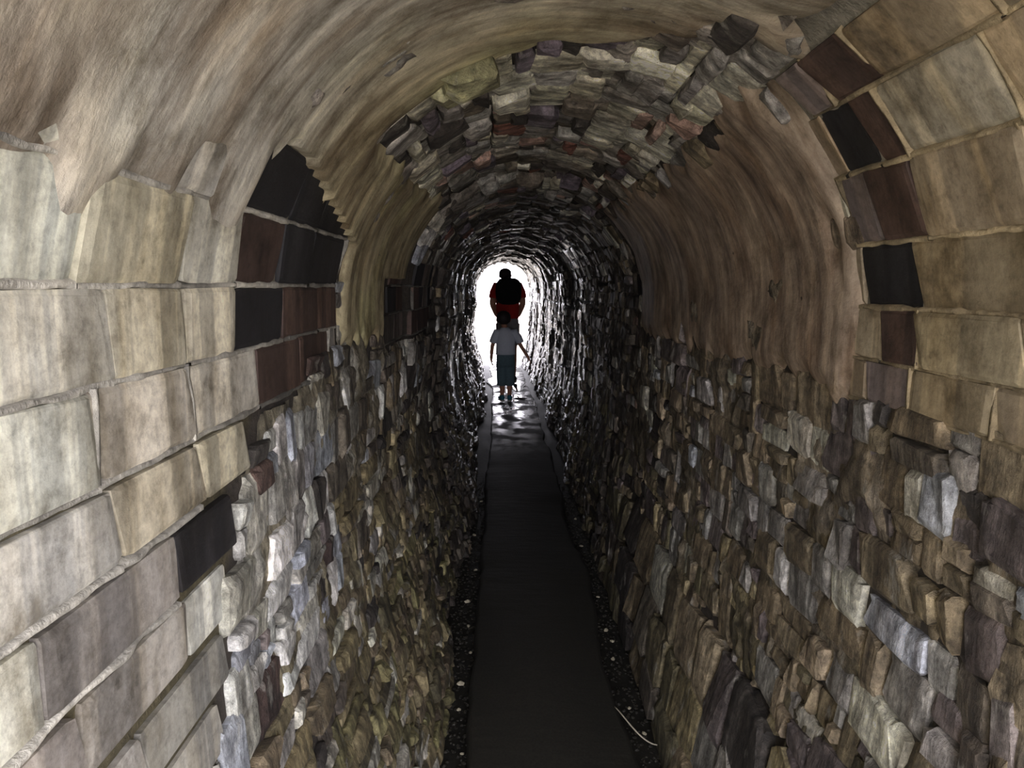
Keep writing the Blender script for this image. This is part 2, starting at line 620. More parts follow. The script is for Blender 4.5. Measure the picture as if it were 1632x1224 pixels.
stones = []
for r, (ua, ub) in enumerate(zip(edges[:-1], edges[1:])):
    uc = (ua + ub) / 2
    y = float(mouth(np.array(uc))) + 0.02 + rnd.uniform(0, .1)
    vault = U_WL < uc < U_WR
    while y < Y_END - 0.06:
        near = y < 5.2
        if vault:
            ln = rnd.uniform(.06, .17)
        elif near:
            ln = rnd.uniform(.035, .09) if rnd.random() < .65 else rnd.uniform(.09, .20)
        else:
            ln = 1.15 * (rnd.uniform(.07, .17) if rnd.random() < .6 else rnd.uniform(.15, .28))
        yc = y + ln / 2
        y += ln
        if in_brick(uc, yc):
            continue
        if plaster_mask(np.array(uc), np.array(yc)) > 0.05:
            continue
        z = float(zof(uc))
        # now and then a course is packed with two thin slates instead of one stone
        hs = ub - ua
        split = rnd.random() < (.30 if near else .0)
        bits = ((uc - hs * .26, hs * .5), (uc + hs * .25, hs * .5)) if split else ((uc, hs),)
        for ucc, hh in bits:
            pr = rnd.gauss(0.005, 0.004)
            if rnd.random() < .06:
                pr += rnd.uniform(.004, .014)
            if yc > 4:
                pr = .004 + .5 * (pr - .004) + .055 * (float(vn(yc * 4.2 + .6 * float(vn(uc * 2, uc * 0, 57)), uc * 1.6, 56)) - .42)
            if vault and yc < 3.4:
                pr += rnd.uniform(-.006, .012)
            if z < .2 and rnd.random() < .3:
                pr += rnd.uniform(.005, .018)
            stones.append(dict(u=ucc + rnd.uniform(-.006, .006), y=yc, hu=hh * rnd.choice((.85, 1.0, 1.0, 1.05, 1.15, 1.3)) - rnd.uniform(.0, .006),
                               hy=ln - rnd.uniform(.0, .008), pr=max(-.012, min(.055, pr)), k=rnd.randrange(24),
                               wob=0.012 * (float(vn(yc * 1.7, r * 3.1, 51)) - .5) * 2))
stones = [s for s in stones if not (s['u'] > uR(.46) and s['y'] < 3.6)]
for ub, h in ((uR(.46), .20), (uR(.27), .20), (uR(.10), .15)):
    y = .2
    while y < 3.6:
        ln = rnd.uniform(.13, .32)
        stones.append(dict(u=ub + h / 2, y=y + ln / 2, hu=h * rnd.uniform(.95, 1.1), hy=ln * 1.0, pr=rnd.uniform(.006, .032), k=rnd.randrange(24), wob=rnd.uniform(-.02, .02)))
        y += ln
for s in stones:
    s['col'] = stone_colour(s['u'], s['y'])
# how large each shows from the camera
UU = np.array([s['u'] for s in stones]); YY = np.array([s['y'] for s in stones])
HY = np.array([s['hy'] for s in stones]); HU = np.array([s['hu'] for s in stones])
a0, b0 = project(surf(UU, YY - HY / 2, 0)); a1, b1 = project(surf(UU, YY + HY / 2, 0))
c0, d0 = project(surf(UU - HU / 2, YY, 0)); c1, d1 = project(surf(UU + HU / 2, YY, 0))
AREA = np.abs((a1 - a0) * (d1 - d0) - (b1 - b0) * (c1 - c0))
cx, cy = project(surf(UU, YY, 0))
INF = (cx > -20) & (cx < 1652) & (cy > -20) & (cy < 1244) & (YY > 0.35)
AREA = np.where(INF, AREA, 0)

SHARED = [None] * len(SHAPES)
for k, (V, F) in enumerate(SHAPES):
    me = bpy.data.meshes.new('stone')
    me.from_pydata([tuple(v) for v in V], [], [tuple(int(i) for i in f) for f in F])
    me.materials.append(M_STONE1); me.update()
    SHARED[k] = me


def place_piece(name, me, u, y, hu, hy, lo, hi, parent, col):
    p = surf(u, y, lo); e = 0.02
    tu = surf(u + e, y, lo) - surf(u - e, y, lo); tu = tu / np.linalg.norm(tu)
    ty = surf(u, y + e, lo) - surf(u, y - e, lo); ty = ty / np.linalg.norm(ty)
    n = np.cross(ty, tu); n = n / np.linalg.norm(n)
    nin = np.array([np.interp(u, PU, NX), 0, np.interp(u, PU, NZ)])
    if n @ nin < 0:
        n = -n
    o = bpy.data.objects.new(name, me)
    o.parent = parent
    M = Matrix.Identity(4)
    for i in range(3):
        M[i][0] = ty[i] * hy; M[i][1] = tu[i] * hu; M[i][2] = n[i] * (hi - lo); M[i][3] = p[i]
    o.matrix_world = M
    o.color = (*[float(c) for c in col], 1)
    COL.objects.link(o)
    return o


LOFF = -0.019
place_piece('stone', SHARED[3], UCROWN - .20, 1.50, .11, .08, LOFF, .05, ceiling, srgb(136, 134, 102))
place_piece('stone', SHARED[7], UCROWN - .235, 1.56, .10, .09, LOFF, .035, ceiling, srgb(160, 158, 124))
names = {'wall_left': 'stone', 'wall_right': 'stone', 'ceiling': 'stone'}
for host in (wall_left, ceiling, wall_right):
    ids = [i for i in range(len(stones)) if owner(stones[i]['u']) is host]
    ids.sort(key=lambda i: -AREA[i])
    limit = 285
    single = [i for i in ids[:limit] if AREA[i] > 25]
    rest = [i for i in ids if i not in set(single)]
    for i in single:
        s = stones[i]
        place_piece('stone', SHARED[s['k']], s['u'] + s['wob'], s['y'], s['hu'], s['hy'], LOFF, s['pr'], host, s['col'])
    VV, FF, TT = [], [], []
    base = 0
    for i in rest:
        s = stones[i]; V, F = SHAPES[s['k']]
        P = surf(s['u'] + s['wob'] + V[:, 1] * s['hu'], s['y'] + V[:, 0] * s['hy'], LOFF + V[:, 2] * (s['pr'] - LOFF))
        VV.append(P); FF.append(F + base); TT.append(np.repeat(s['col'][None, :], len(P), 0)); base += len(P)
    o = fast_mesh('small_stones', np.concatenate(VV), np.concatenate(FF), M_STONES, host, False, np.concatenate(TT))
    o['kind'] = 'stuff'

# ------------------------------------------------------------------ brickwork near the mouth
BSHARED = []
for V, F in BSHAPES:
    me = bpy.data.meshes.new('brick')
    me.from_pydata([tuple(v) for v in V], [], [tuple(int(i) for i in f) for f in F])
    me.materials.append(M_BRICK); me.update()
    BSHARED.append(me)

LROWS = [0.62, 0.70, 0.785, 0.875, 0.965, 1.06, 1.155, 1.25, 1.35, 1.45, 1.56, 1.665]
RROWS = [1.245, 1.32, 1.412, 1.52, 1.635, 1.73, 1.795]
DARK_L = [(1.35, 1.665, 1.30, 1.90)]       # z from, z to, y from, y to: the soot-black and liver-red bricks
JOINTS = []


def lay_rows(rows, side, yend):
    for r, (za, zb) in enumerate(zip(rows[:-1], rows[1:])):
        uf = uL if side < 0 else uR
        ua, ub = uf(za), uf(zb)
        uc, hu = (ua + ub) / 2, abs(ub - ua)
        zc = (za + zb) / 2
        y = float(mouth(np.array(uc))) + 0.01
        end = float(yend(zc))
        first = True
        while y < end - 0.03:
            ln = rnd.uniform(.17, .27)
            if first and r % 2:
                ln *= .5
            first = False
            if end - (y + ln) < .09:
                ln = end - y
            yield r, uc, hu, y + ln / 2, ln, zc
            y += ln


def brick(side, r, uc, hu, yc, ln, zc, col, host, pr=None):
    pr = rnd.uniform(-.003, .004) if pr is None else pr
    low = side < 0 and zc < 1.24
    place_piece('brick', rnd.choice(BSHARED), uc, yc, hu - (.016 if low else .006), ln - (.009 if low and rnd.random() < .6 else .002), LOFF, pr, host, col)
    if not low or rnd.random() < .35:
        JOINTS.append((side, uc, hu, yc, ln, host))


for r, uc, hu, yc, ln, zc in lay_rows(LROWS, -1, brick_left_end):
    if zc > 1.25 and yc > 1.22:
        if zc > 1.56:
            k = 'black'
        elif zc > 1.45:
            k = rnd.choice(['dbrown', 'dbrown', 'black'])
        elif zc > 1.35:
            k = 'black' if yc < 1.45 else 'dbrown'
        else:
            k = rnd.choice(['violet', 'dbrown', 'slate'])
        col = C[k] * rnd.uniform(.85, 1.2)
    elif zc < 1.155:
        col = pick([('lime', 2), ('limeb', 2), ('slate', 3.0), ('pale', 1.5), ('violet', 1), ('dark', .5)])
        if .9 < yc and zc > 0.96:
            col = pick([('black', 1), ('violet', 1), ('white', 1)])
    else:
        col = pick([('lime', 4), ('limeb', 3), ('limey', 1.5 + (yc > .85) * 3)])
    brick(-1, r, uc, hu, yc, ln, zc, col, wall_left)

for r, uc, hu, yc, ln, zc in lay_rows([1.25, 1.35, 1.45, 1.56], -1, lambda z: 3.7):
    if yc - ln / 2 > 2.45:
        brick(-1, r, uc, hu, yc, ln, zc, C[rnd.choice(['dbrown', 'black', 'dark', 'violet'])] * rnd.uniform(.8, 1.2), wall_left)

# the right-hand courses, with the dark bricks where the photograph has them
for r, (za, zb) in enumerate(zip(RROWS[:-1], RROWS[1:])):
    ua, ub = uR(za), uR(zb); uc, hu = (ua + ub) / 2, abs(ua - ub); zc = (za + zb) / 2
    y1 = (1.36, 1.36, 1.36, 1.38, 1.36, 1.29)[r]; j = 0
    fixed = [[.06, .14, .20], [.10, .11, .24], [.03, .17, .26], [.045, .09, .13, .24], [.07, .11, .08, .24], [.09, .14, .25]][r]
    dark = [{1: 'violet'}, {1: 'dbrown'}, {1: 'black'}, {1: 'violet', 2: 'dbrown'}, {1: 'black', 2: 'dbrown'}, {0: 'violet', 1: 'dbrown'}][r]
    lim = float(mouth(np.array(uc)))
    while y1 > lim + 0.04:
        ln = fixed[j] if j < len(fixed) else rnd.uniform(.19, .27)
        ln = min(ln, y1 - lim)
        k = dark.get(j)
        col = C[k] * rnd.uniform(.9, 1.15) if k else pick([('tan', 3), ('tan2', 3), ('limey', .7)])
        brick(1, r, uc, hu, y1 - ln / 2, ln, zc, col, wall_right, rnd.uniform(-.006, .0) if k == 'black' else None)
        y1 -= ln; j += 1

# pointing: proud, ragged ridges of lime mortar along the joints
for host in (wall_left, wall_right):
    VV, FF, TT = [], [], []
    base = 0
    mcol = srgb(192, 189, 176) if host is wall_left else srgb(176, 160, 126)
    for side, uc, hu, yc, ln, h in JOINTS:
        if h is not host:
            continue
        s = -1 if side < 0 else 1
        runs = [('h', uc + s * hu / 2)]
        if rnd.random() < (.2 if side < 0 else .55):
            runs.append(('v', yc + (ln / 2) * (1 if side < 0 else -1)))
        for kind, c in runs:
            L = ln if kind == 'h' else hu
            n = max(4, int(L / .014))
            t = np.linspace(-.5, .5, n) * L
            a = c + 0.004 * (vn(t * 30, np.full(n, rnd.random() * 90), 61) - .5)
            w = 0.003 + 0.005 * vn(t * 45, np.full(n, rnd.random() * 90), 62)
            hgt = -0.004 + 0.009 * vn(t * 25, np.full(n, rnd.random() * 90), 63)
            for q, (dw, o) in enumerate(((-1.3, -.016), (-.5, 1), (.5, 1), (1.3, -.016))):
                off = np.full(n, o) if o < 0 else hgt
                P = surf(a + dw * w, yc + t, off) if kind == 'h' else surf(uc + t, a + dw * w, off)
                VV.append(P)
            FF.append(grid_faces(4, n) + base); base += 4 * n
            g = vn(t * 9 + yc * 9, np.full(n, c * 5), 64)[:, None]
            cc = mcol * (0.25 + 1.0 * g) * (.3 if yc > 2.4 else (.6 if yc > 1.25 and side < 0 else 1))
            TT.append(np.concatenate([cc] * 4))
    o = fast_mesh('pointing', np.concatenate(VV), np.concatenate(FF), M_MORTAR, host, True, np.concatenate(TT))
    o['kind'] = 'stuff'

# ------------------------------------------------------------------ smeared old mortar and calcite over the rubble
us = np.arange(.03, UTOT - .03, .013); ys = np.arange(.3, 4.6, .013)
U, Y = np.meshgrid(us, ys, indexing='ij')
Z = zof(U)
nz = fbm(U * 9, Y * 7, 101, 4) - .5
fine = fbm(U * 34, Y * 48, 102, 3) - .5
big = fbm(U * 2.5, Y * 2.5, 103, 2) - .5
off = -.007 + .060 * nz + .020 * big + .020 * fine
bz = ((U < U_WL + .02) & (Z > .6) & (Y < np.vectorize(brick_left_end)(Z) + .03)) | ((U > U_WR - .03) & (Z > 1.23) & (Y < 1.37)) | ((U < U_WL) & (Z > 1.24) & (Z < 1.57) & (Y > 2.48) & (Y < 3.72))
bz |= Y < mouth(U) + .05
P = surf(U, Y, np.minimum(off, .022)).reshape(-1, 3)
lf = (U < UCROWN)[..., None]
va = sstep(1.45, 1.6, Z)[..., None]
a = np.where(lf, srgb(128, 122, 104), srgb(112, 102, 84)); b = np.where(lf, srgb(118, 110, 80), srgb(104, 97, 74))
k = sstep(.5, 1.0, Z)[..., None]
col = (b * (1 - k) + a * k) * (1 - va) + srgb(154, 148, 140) * va
hi = (sstep(.55, .66, fbm(U * 6, Y * 9, 104)))[..., None] * .7
col = col * (1 - hi) + np.where(lf, srgb(190, 190, 182), srgb(160, 150, 132)) * hi
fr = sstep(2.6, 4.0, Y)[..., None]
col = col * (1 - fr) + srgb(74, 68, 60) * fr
F = grid_faces(len(us), len(ys))
F = F[(~bz.ravel()[F].any(1)) & (off.ravel()[F].max(1) > -.012)]
uf = U.ravel()[F].mean(1); cf = col.reshape(-1, 3)
for host, sel in ((wall_left, uf < U_WL), (ceiling, (uf >= U_WL) & (uf <= U_WR)), (wall_right, uf > U_WR)):
    f = F[sel]
    used, inv = np.unique(f.ravel(), return_inverse=True)
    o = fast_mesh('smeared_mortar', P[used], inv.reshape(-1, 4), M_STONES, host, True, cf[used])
    o['kind'] = 'stuff'

# ------------------------------------------------------------------ lime plaster with drips
STEP = 0.012
us = np.arange(uL(1.12), uR(1.12), STEP); ys = np.arange(-0.96, 3.7, STEP)
U, Y = np.meshgrid(us, ys, indexing='ij')
Mk = plaster_mask(U, Y)
streak = fbm(Y * 16, U * 1.6, 71, 3) - .5
lump = fbm(U * 4, Y * 4, 72, 3) - .5
swell = vn(Y * 5, U * 1.2, 73) - .5
T = sstep(-.03, .07, Mk)
thin = 1 - .45 * (1 - sstep(1.1, 1.5, Y)) * sstep(UCROWN, UCROWN - .3, U)
T = np.where(Y < 1.14, sstep(-.03, .14, Mk), T)
off = -.030 + T * (.030 + .014 * thin + .006 * streak + .020 * lump * (2 * thin - 1) + .004 * swell)
P = surf(U, Y, off).reshape(-1, 3)
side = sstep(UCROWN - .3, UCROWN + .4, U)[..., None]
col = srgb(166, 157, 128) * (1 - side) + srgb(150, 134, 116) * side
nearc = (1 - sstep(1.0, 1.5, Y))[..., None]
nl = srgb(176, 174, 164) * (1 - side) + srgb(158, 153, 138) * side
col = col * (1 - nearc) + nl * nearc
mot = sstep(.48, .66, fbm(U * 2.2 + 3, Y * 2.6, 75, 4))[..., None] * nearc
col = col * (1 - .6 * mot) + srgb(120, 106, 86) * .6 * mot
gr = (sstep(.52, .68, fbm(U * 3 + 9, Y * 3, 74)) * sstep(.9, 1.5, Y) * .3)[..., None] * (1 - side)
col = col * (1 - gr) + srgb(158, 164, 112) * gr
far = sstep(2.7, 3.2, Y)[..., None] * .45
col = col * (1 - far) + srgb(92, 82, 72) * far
F = grid_faces(len(us), len(ys))
keep = (Mk.ravel()[F].max(1) > -.03) & (Y.ravel()[F].min(1) > mouth(U.ravel()[F]).max(1))
F = F[keep]
uf = U.ravel()[F].mean(1)
colf = col.reshape(-1, 3); uvf = np.stack([Y.ravel(), U.ravel()], -1)
for host, sel in ((wall_left, uf < U_WL), (ceiling, (uf >= U_WL) & (uf <= U_WR)), (wall_right, uf > U_WR)):
    f = F[sel]
    used, inv = np.unique(f.ravel(), return_inverse=True)
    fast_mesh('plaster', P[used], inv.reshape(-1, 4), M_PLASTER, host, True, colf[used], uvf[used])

# ------------------------------------------------------------------ floor: tarmac path between gravel margins
def path_edges(y):
    l = -0.115 + 0.05 * (fbm(y * 1.1, y * 0, 81) - .5) + 0.012 * (vn(y * 9, y * 0, 82) - .5)
    r = 0.415 + 0.07 * (fbm(y * 1.1, y * 0 + 4, 83) - .5) + 0.014 * (vn(y * 9, y * 0, 84) - .5)
    return l, r


ys = np.concatenate([np.arange(-1.2, 4, .03), np.arange(4, Y_END + 3, .06)])
l, rr = path_edges(ys)
prof = [(-.02, -.08), (0.0, -.004), (.03, .006), (.5, .012), (.97, .006), (1.0, -.004), (1.02, -.08)]
VV = np.zeros((len(prof), len(ys), 3))
for k, (t, z) in enumerate(prof):
    VV[k, :, 0] = l + (rr - l) * t - 0.13 * np.clip((ys - 7.0) / 6.6, 0, 2) ** 2; VV[k, :, 1] = ys
    VV[k, :, 2] = z + .010 * (fbm(ys * 2, ys * 0 + k * 1.3, 85) - .5) * (1 if z > -.06 else 0)
floor = struct(fast_mesh('floor', VV.reshape(-1, 3), grid_faces(len(prof), len(ys), True), M_PATH, None, True))

gx = np.linspace(-.55, .95, 60); gy = np.concatenate([np.arange(-1.0, 4, .05), np.arange(4, Y_END + .2, .12)])
GX, GY = np.meshgrid(gx, gy, indexing='ij')
GZ = -.052 + .04 * sstep(5, 7, GY) + .02 * (fbm(GX * 14, GY * 14, 91) - .5)
bed = fast_mesh('gravel_bed', np.stack([GX, GY, GZ], -1).reshape(-1, 3), grid_faces(60, len(gy), True), M_GRAVEL, floor, True)


def ico(seed):
    r = random.Random(seed)
    V = [(0, 0, 1)] + [(math.cos(a) * .95, math.sin(a) * .95, .25) for a in [k * 2 * math.pi / 5 for k in range(5)]] + \
        [(math.cos(a + .6) * .9, math.sin(a + .6) * .9, -.45) for a in [k * 2 * math.pi / 5 for k in range(5)]]
    V = np.array(V) * np.array([1, .75, .55]) * np.array([[r.uniform(.75, 1.25)] for _ in V])
    F = []
    for k in range(5):
        k2 = (k + 1) % 5
        F += [(0, 1 + k, 1 + k2), (1 + k, 6 + k, 1 + k2), (1 + k2, 6 + k, 6 + k2)]
    return V, np.array(F)


ICO = [ico(k) for k in range(8)]


def margin_x(y, side):
    le, re = path_edges(np.array(float(y)))
    if side < 0:
        return rnd.uniform(-.24, float(le) - .004)
    return rnd.uniform(float(re) + .004, .54)


VV, FF = [], []; base = 0
for k in range(3600):
    y = 1.5 + 6.5 * rnd.random() ** 1.6; sd = rnd.choice((-1, 1)); x = margin_x(y, sd)
    V, F = ICO[rnd.randrange(8)]
    s = rnd.uniform(.003, .009); a = rnd.uniform(0, 6.28)
    R = np.array([[math.cos(a), -math.sin(a), 0], [math.sin(a), math.cos(a), 0], [0, 0, 1]])
    VV.append((V * s) @ R.T + np.array([x, y, -.050 + s * .4])); FF.append(F + base); base += len(V)
g = fast_mesh('gravel', np.concatenate(VV), np.concatenate(FF), plain('dark_gravel', srgb(46, 44, 37), .6, 60, .6, 0), None, False)
g['kind'] = 'stuff'; g.parent = floor

M_PEB = plain('pale_pebble', srgb(176, 170, 146), .5, 60, .3, .2)
PEBM = []
for V, F in ICO:
    me = bpy.data.meshes.new('pebble')
    me.from_pydata([tuple(v) for v in V], [], [tuple(int(i) for i in f) for f in F]); me.materials.append(M_PEB); me.update()
    PEBM.append(me)
# x, y, size
PEBS = [(-.16, 2.62, .016), (-.13, 2.86, .010), (-.165, 3.35, .015), (-.15, 3.1, .011), (-.14, 3.75, .012), (-.17, 4.3, .013),
        (-.155, 2.45, .010), (-.13, 2.2, .009), (.45, 3.05, .014), (.465, 2.95, .011), (.445, 2.8, .012), (.46, 3.4, .010),
        (.44, 3.62, .015), (.455, 4.1, .011), (.47, 4.6, .013), (.45, 2.45, .011), (.475, 2.3, .010), (-.145, 5.0, .013)]
ORD = ['nearest', 'second', 'third', 'fourth', 'fifth', 'sixth', 'seventh', 'eighth', 'ninth', 'tenth']
for k, (x, y, s) in enumerate(PEBS):
    o = bpy.data.objects.new('pebble', PEBM[k % 8]); o.location = (x, y, -.042 + s * .35)
    o.scale = (s, s, s); o.rotation_euler = (0, 0, k * 1.7)
    side = 'left' if x < 0 else 'right'
    nth = sorted(q[1] for q in PEBS if (q[0] < 0) == (x < 0)).index(y)
    thing(link(o), 'small pale pebble on the dark gravel %s of the path, %s from the viewer' % (side, ORD[nth]), 'pebble', 'pale pebbles %s of the path' % side)


# ------------------------------------------------------------------ tubes and lofts
def tube(pts, rad, n=8, flat=1.0):
    pts = [Vector(p) for p in pts]
    V, F = [], []
    for i, p in enumerate(pts):
        t = (pts[min(i + 1, len(pts) - 1)] - pts[max(i - 1, 0)]).normalized()
        a = t.cross(Vector((0, 1, 0.01)))
        a = a.normalized() if a.length > 1e-4 else Vector((1, 0, 0))
        b = t.cross(a).normalized()
        for k in range(n):
            w = 2 * math.pi * k / n
            V.append(p + a * rad[i] * math.cos(w) + b * rad[i] * flat * math.sin(w))
    for i in range(len(pts) - 1):
        for k in range(n):
            k2 = (k + 1) % n
            F.append((i * n + k, i * n + k2, (i + 1) * n + k2, (i + 1) * n + k))
    V.append(pts[0]); V.append(pts[-1])
    c0, c1 = len(V) - 2, len(V) - 1
    for k in range(n):
        F.append((c0, (k + 1) % n, k)); F.append((c1, (len(pts) - 1) * n + k, (len(pts) - 1) * n + (k + 1) % n))
    return V, F


def join(parts):
    V, F = [], []
    for v, f in parts:
        b = len(V)
        V += [tuple(p) for p in v]; F += [tuple(i + b for i in q) for q in f]
    return V, F


def rings(rs, n=16, close=True):
    """rs: (cx, cy, cz, rx, ry) horizontal rings, lower to upper"""
    V, F = [], []
    for cx, cy, cz, rx, ry in rs:
        for k in range(n):
            w = 2 * math.pi * k / n
            V.append((cx + rx * math.cos(w), cy + ry * math.sin(w), cz))
    for i in range(len(rs) - 1):
        for k in range(n):
            k2 = (k + 1) % n
            F.append((i * n + k, i * n + k2, (i + 1) * n + k2, (i + 1) * n + k))
    if close:
        for i, fl in ((0, True), (len(rs) - 1, False)):
            V.append(tuple(rs[i][:3])); c = len(V) - 1
            for k in range(n):
                q = (c, i * n + k, i * n + (k + 1) % n)
                F.append(q[::-1] if fl else q)
    return V, F


tw = [(.385, 2.37, .016), (.405, 2.31, .014), (.435, 2.255, .006), (.47, 2.225, -.02), (.515, 2.225, -.030)]
TW = np.array(tw); tt = np.linspace(0, 4, 17)
pf = [np.polyfit(np.arange(5), TW[:, q], 3) for q in range(3)]
tw = [tuple(np.polyval(pf[q], v) for q in range(3)) for v in tt]
V, F = tube(tw, [.0016 + .0010 * math.sin(math.pi * (i + 1) / (len(tw) + 1)) for i in range(len(tw))], 6)
twig = mesh_obj('twig', V, F, plain('dry_twig', srgb(188, 182, 160), .6, 80, .25, .2), None, True)
thing(twig, 'thin pale curved twig lying between path and right wall', 'twig')


# a drip-fed puddle by the left wall near the exit, and thin sheets of water on the path
def water_mat():
    N = NT('still_water'); p = N.pos()
    N.b.inputs['Base Color'].default_value = (.02, .02, .022, 1)
    N.b.inputs['Roughness'].default_value = .06
    N.l(N.bump(N.noise(p, 30, 2), .12, .004), N.b.inputs['Normal'])
    return N.m


M_WATER = water_mat()


def puddle(cx, cy, rx, ry, z, seed, label):
    n = 28; V = []; r = random.Random(seed)
    ph = [r.uniform(0, 6.28) for _ in range(4)]
    for lay, (sc, dz) in enumerate(((1.0, -.004), (.93, .002), (.0, .0025))):
        for k in range(n):
            w = 2 * math.pi * k / n
            q = 1 + .16 * math.sin(2 * w + ph[0]) + .12 * math.sin(3 * w + ph[1]) + .07 * math.sin(5 * w + ph[2])
            V.append((cx + rx * sc * q * math.cos(w), cy + ry * sc * q * math.sin(w), z + dz))
    F = []
    for i in range(2):
        for k in range(n):
            k2 = (k + 1) % n
            F.append((i * n + k, i * n + k2, (i + 1) * n + k2, (i + 1) * n + k))
    return thing(mesh_obj('puddle', V, F, M_WATER, None, True), label, 'puddle')


puddle(-.13, 11.2, .085, .55, .012, 1, 'bright puddle at the foot of the left wall beside the walkers')
puddle(.24, 10.6, .10, .50, .020, 2, 'shallow puddle on the path right of the child')
puddle(.24, 9.45, .075, .17, .021, 3, 'small shining puddle on the path beside the child\'s right shoe')
puddle(.0, 11.9, .12, .7, .020, 4, 'puddle on the path near the bright tunnel exit')

# ------------------------------------------------------------------ outside
M_GROUND = plain('pale_gravel_ground', srgb(170, 164, 150), .9, 6, .2, .3)
for k, (ya, yb) in enumerate(((Y_END + .1, 60.0), (-30.0, -.98))):
    n = 24
    X, Yg = np.meshgrid(np.linspace(-20, 20, n), np.linspace(ya, yb, n), indexing='ij')
    Z = -.03 + .25 * (fbm(X * .4, Yg * .4, 95) - .5) * sstep(1.5, 6, np.abs(X) + np.minimum(np.abs(Yg - ya), np.abs(Yg - yb)))
    struct(fast_mesh('ground', np.stack([X, Yg, Z], -1).reshape(-1, 3), grid_faces(n, n, True), M_GROUND, None, True))


# ------------------------------------------------------------------ people
def skin_mesh(verts, edges_, radii, root, sub=2):
    me = bpy.data.meshes.new('tmp')
    me.from_pydata(verts, edges_, [])
    o = bpy.data.objects.new('tmp', me); COL.objects.link(o)
    m = o.modifiers.new('skin', 'SKIN'); m.use_smooth_shade = True; m.branch_smoothing = .6
    if not me.skin_vertices:
        me.skin_vertices.new()
    sv = me.skin_vertices[0].data
    for i, r in enumerate(radii):
        sv[i].radius = r if isinstance(r, tuple) else (r, r)
        sv[i].use_root = (i == root)
    s = o.modifiers.new('sub', 'SUBSURF'); s.levels = sub; s.render_levels = sub
    dg = bpy.context.evaluated_depsgraph_get()
    ev = o.evaluated_get(dg).to_mesh()
    V = [tuple(v.co) for v in ev.vertices]; F = [tuple(p.vertices) for p in ev.polygons]
    o.evaluated_get(dg).to_mesh_clear()
    bpy.data.objects.remove(o); bpy.data.meshes.remove(me)
    return V, F


def body(J, scale):
    """J: dict of joints, already in metres about the feet; one continuous skinned figure"""
    names_ = list(J); ix = {n: i for i, n in enumerate(names_)}
    E = [('pelvis', 'waist'), ('waist', 'chest'), ('chest', 'neck0'), ('neck0', 'neck1'), ('neck1', 'jaw'), ('jaw', 'skull'), ('skull', 'top')]
    E += [('jaw', 'nose')]
    for s in 'LR':
        E += [('chest', 'sh' + s), ('sh' + s, 'el' + s), ('el' + s, 'wr' + s), ('wr' + s, 'palm' + s),
              ('pelvis', 'hip' + s), ('hip' + s, 'kn' + s), ('kn' + s, 'calf' + s), ('calf' + s, 'an' + s), ('an' + s, 'toe' + s)]
    V = [J[n][0] for n in names_]; R = [J[n][1] for n in names_]
    parts = [skin_mesh(V, [(ix[a], ix[b]) for a, b in E], R, ix['pelvis'], 2)]
    # ears
    sk = Vector(J['skull'][0]); hr = J['skull'][1]
    hr = hr[0] if isinstance(hr, tuple) else hr
    for s in (-1, 1):
        c = sk + Vector((s * hr * .98, 0, -hr * .35))
        parts.append(tube([c + Vector((0, 0, -hr * .3)), c + Vector((s * hr * .08, -.01 * scale, 0)), c + Vector((s * hr * .06, -.01 * scale, hr * .3))],
                          [hr * .09, hr * .17, hr * .12], 6))
    # fingers: four unequal, bent, and a thumb from the side of the palm
    for s, sg in (('L', -1), ('R', 1)):
        p = Vector(J['palm' + s][0]); w = Vector(J['wr' + s][0])
        d = (p - w).normalized(); fwd = Vector((0, 1, 0)); fwd = (fwd - d * fwd.dot(d)).normalized(); inn = d.cross(fwd).normalized()
        if inn.x * sg > 0:
            inn = -inn
        L = .085 * scale
        for k, (f, lf) in enumerate(((.8, .88), (.27, 1.0), (-.27, .94), (-.8, .74))):
            b = p + fwd * f * .032 * scale
            m1 = b + d * L * lf * .5 + inn * .006 * scale
            m2 = b + d * L * lf * .85 + inn * .020 * scale
            m3 = b + d * L * lf * 1.02 + inn * .036 * scale
            parts.append(tube([b - d * .01, m1, m2, m3], [.0095 * scale, .009 * scale, .008 * scale, .006 * scale], 6))
        b = w + d * .03 * scale + fwd * .026 * scale
        parts.append(tube([b, b + fwd * .022 * scale + d * .022 * scale, b + fwd * .03 * scale + d * .05 * scale + inn * .01, b + fwd * .028 * scale + d * .066 * scale + inn * .018],
                          [.012 * scale, .0115 * scale, .0095 * scale, .007 * scale], 6))
    return join(parts)


def cloth(name, col, var=.15, rough=.9):
    return plain(name, col, rough, 60, var, .15)


M_SKIN = plain('skin', srgb(196, 140, 112), .55, 25, .06, .05)
M_HAIR = plain('dark_hair', srgb(52, 42, 42), .6, 120, .4, .5)
M_RED = cloth('red_cotton', srgb(200, 50, 44))
M_KHAKI = cloth('grey_khaki_cloth', srgb(176, 170, 170))
M_BLACK = cloth('black_nylon', srgb(22, 23, 25))
M_WHITE = cloth('pale_blue_cotton', srgb(232, 238, 248), .05)
M_TEAL = cloth('slate_blue_cotton', srgb(104, 128, 136))
M_SHOE = plain('shoe_canvas', srgb(50, 120, 140), .7, 80, .2, .1)
M_SOLE = plain('pale_rubber', srgb(206, 204, 192), .6, 60, .1, .1)
M_DSHOE = plain('dark_leather', srgb(42, 38, 36), .6, 60, .2, .1)
M_EYE = plain('eye_white', srgb(220, 216, 210), .2, 20, .02, 0)


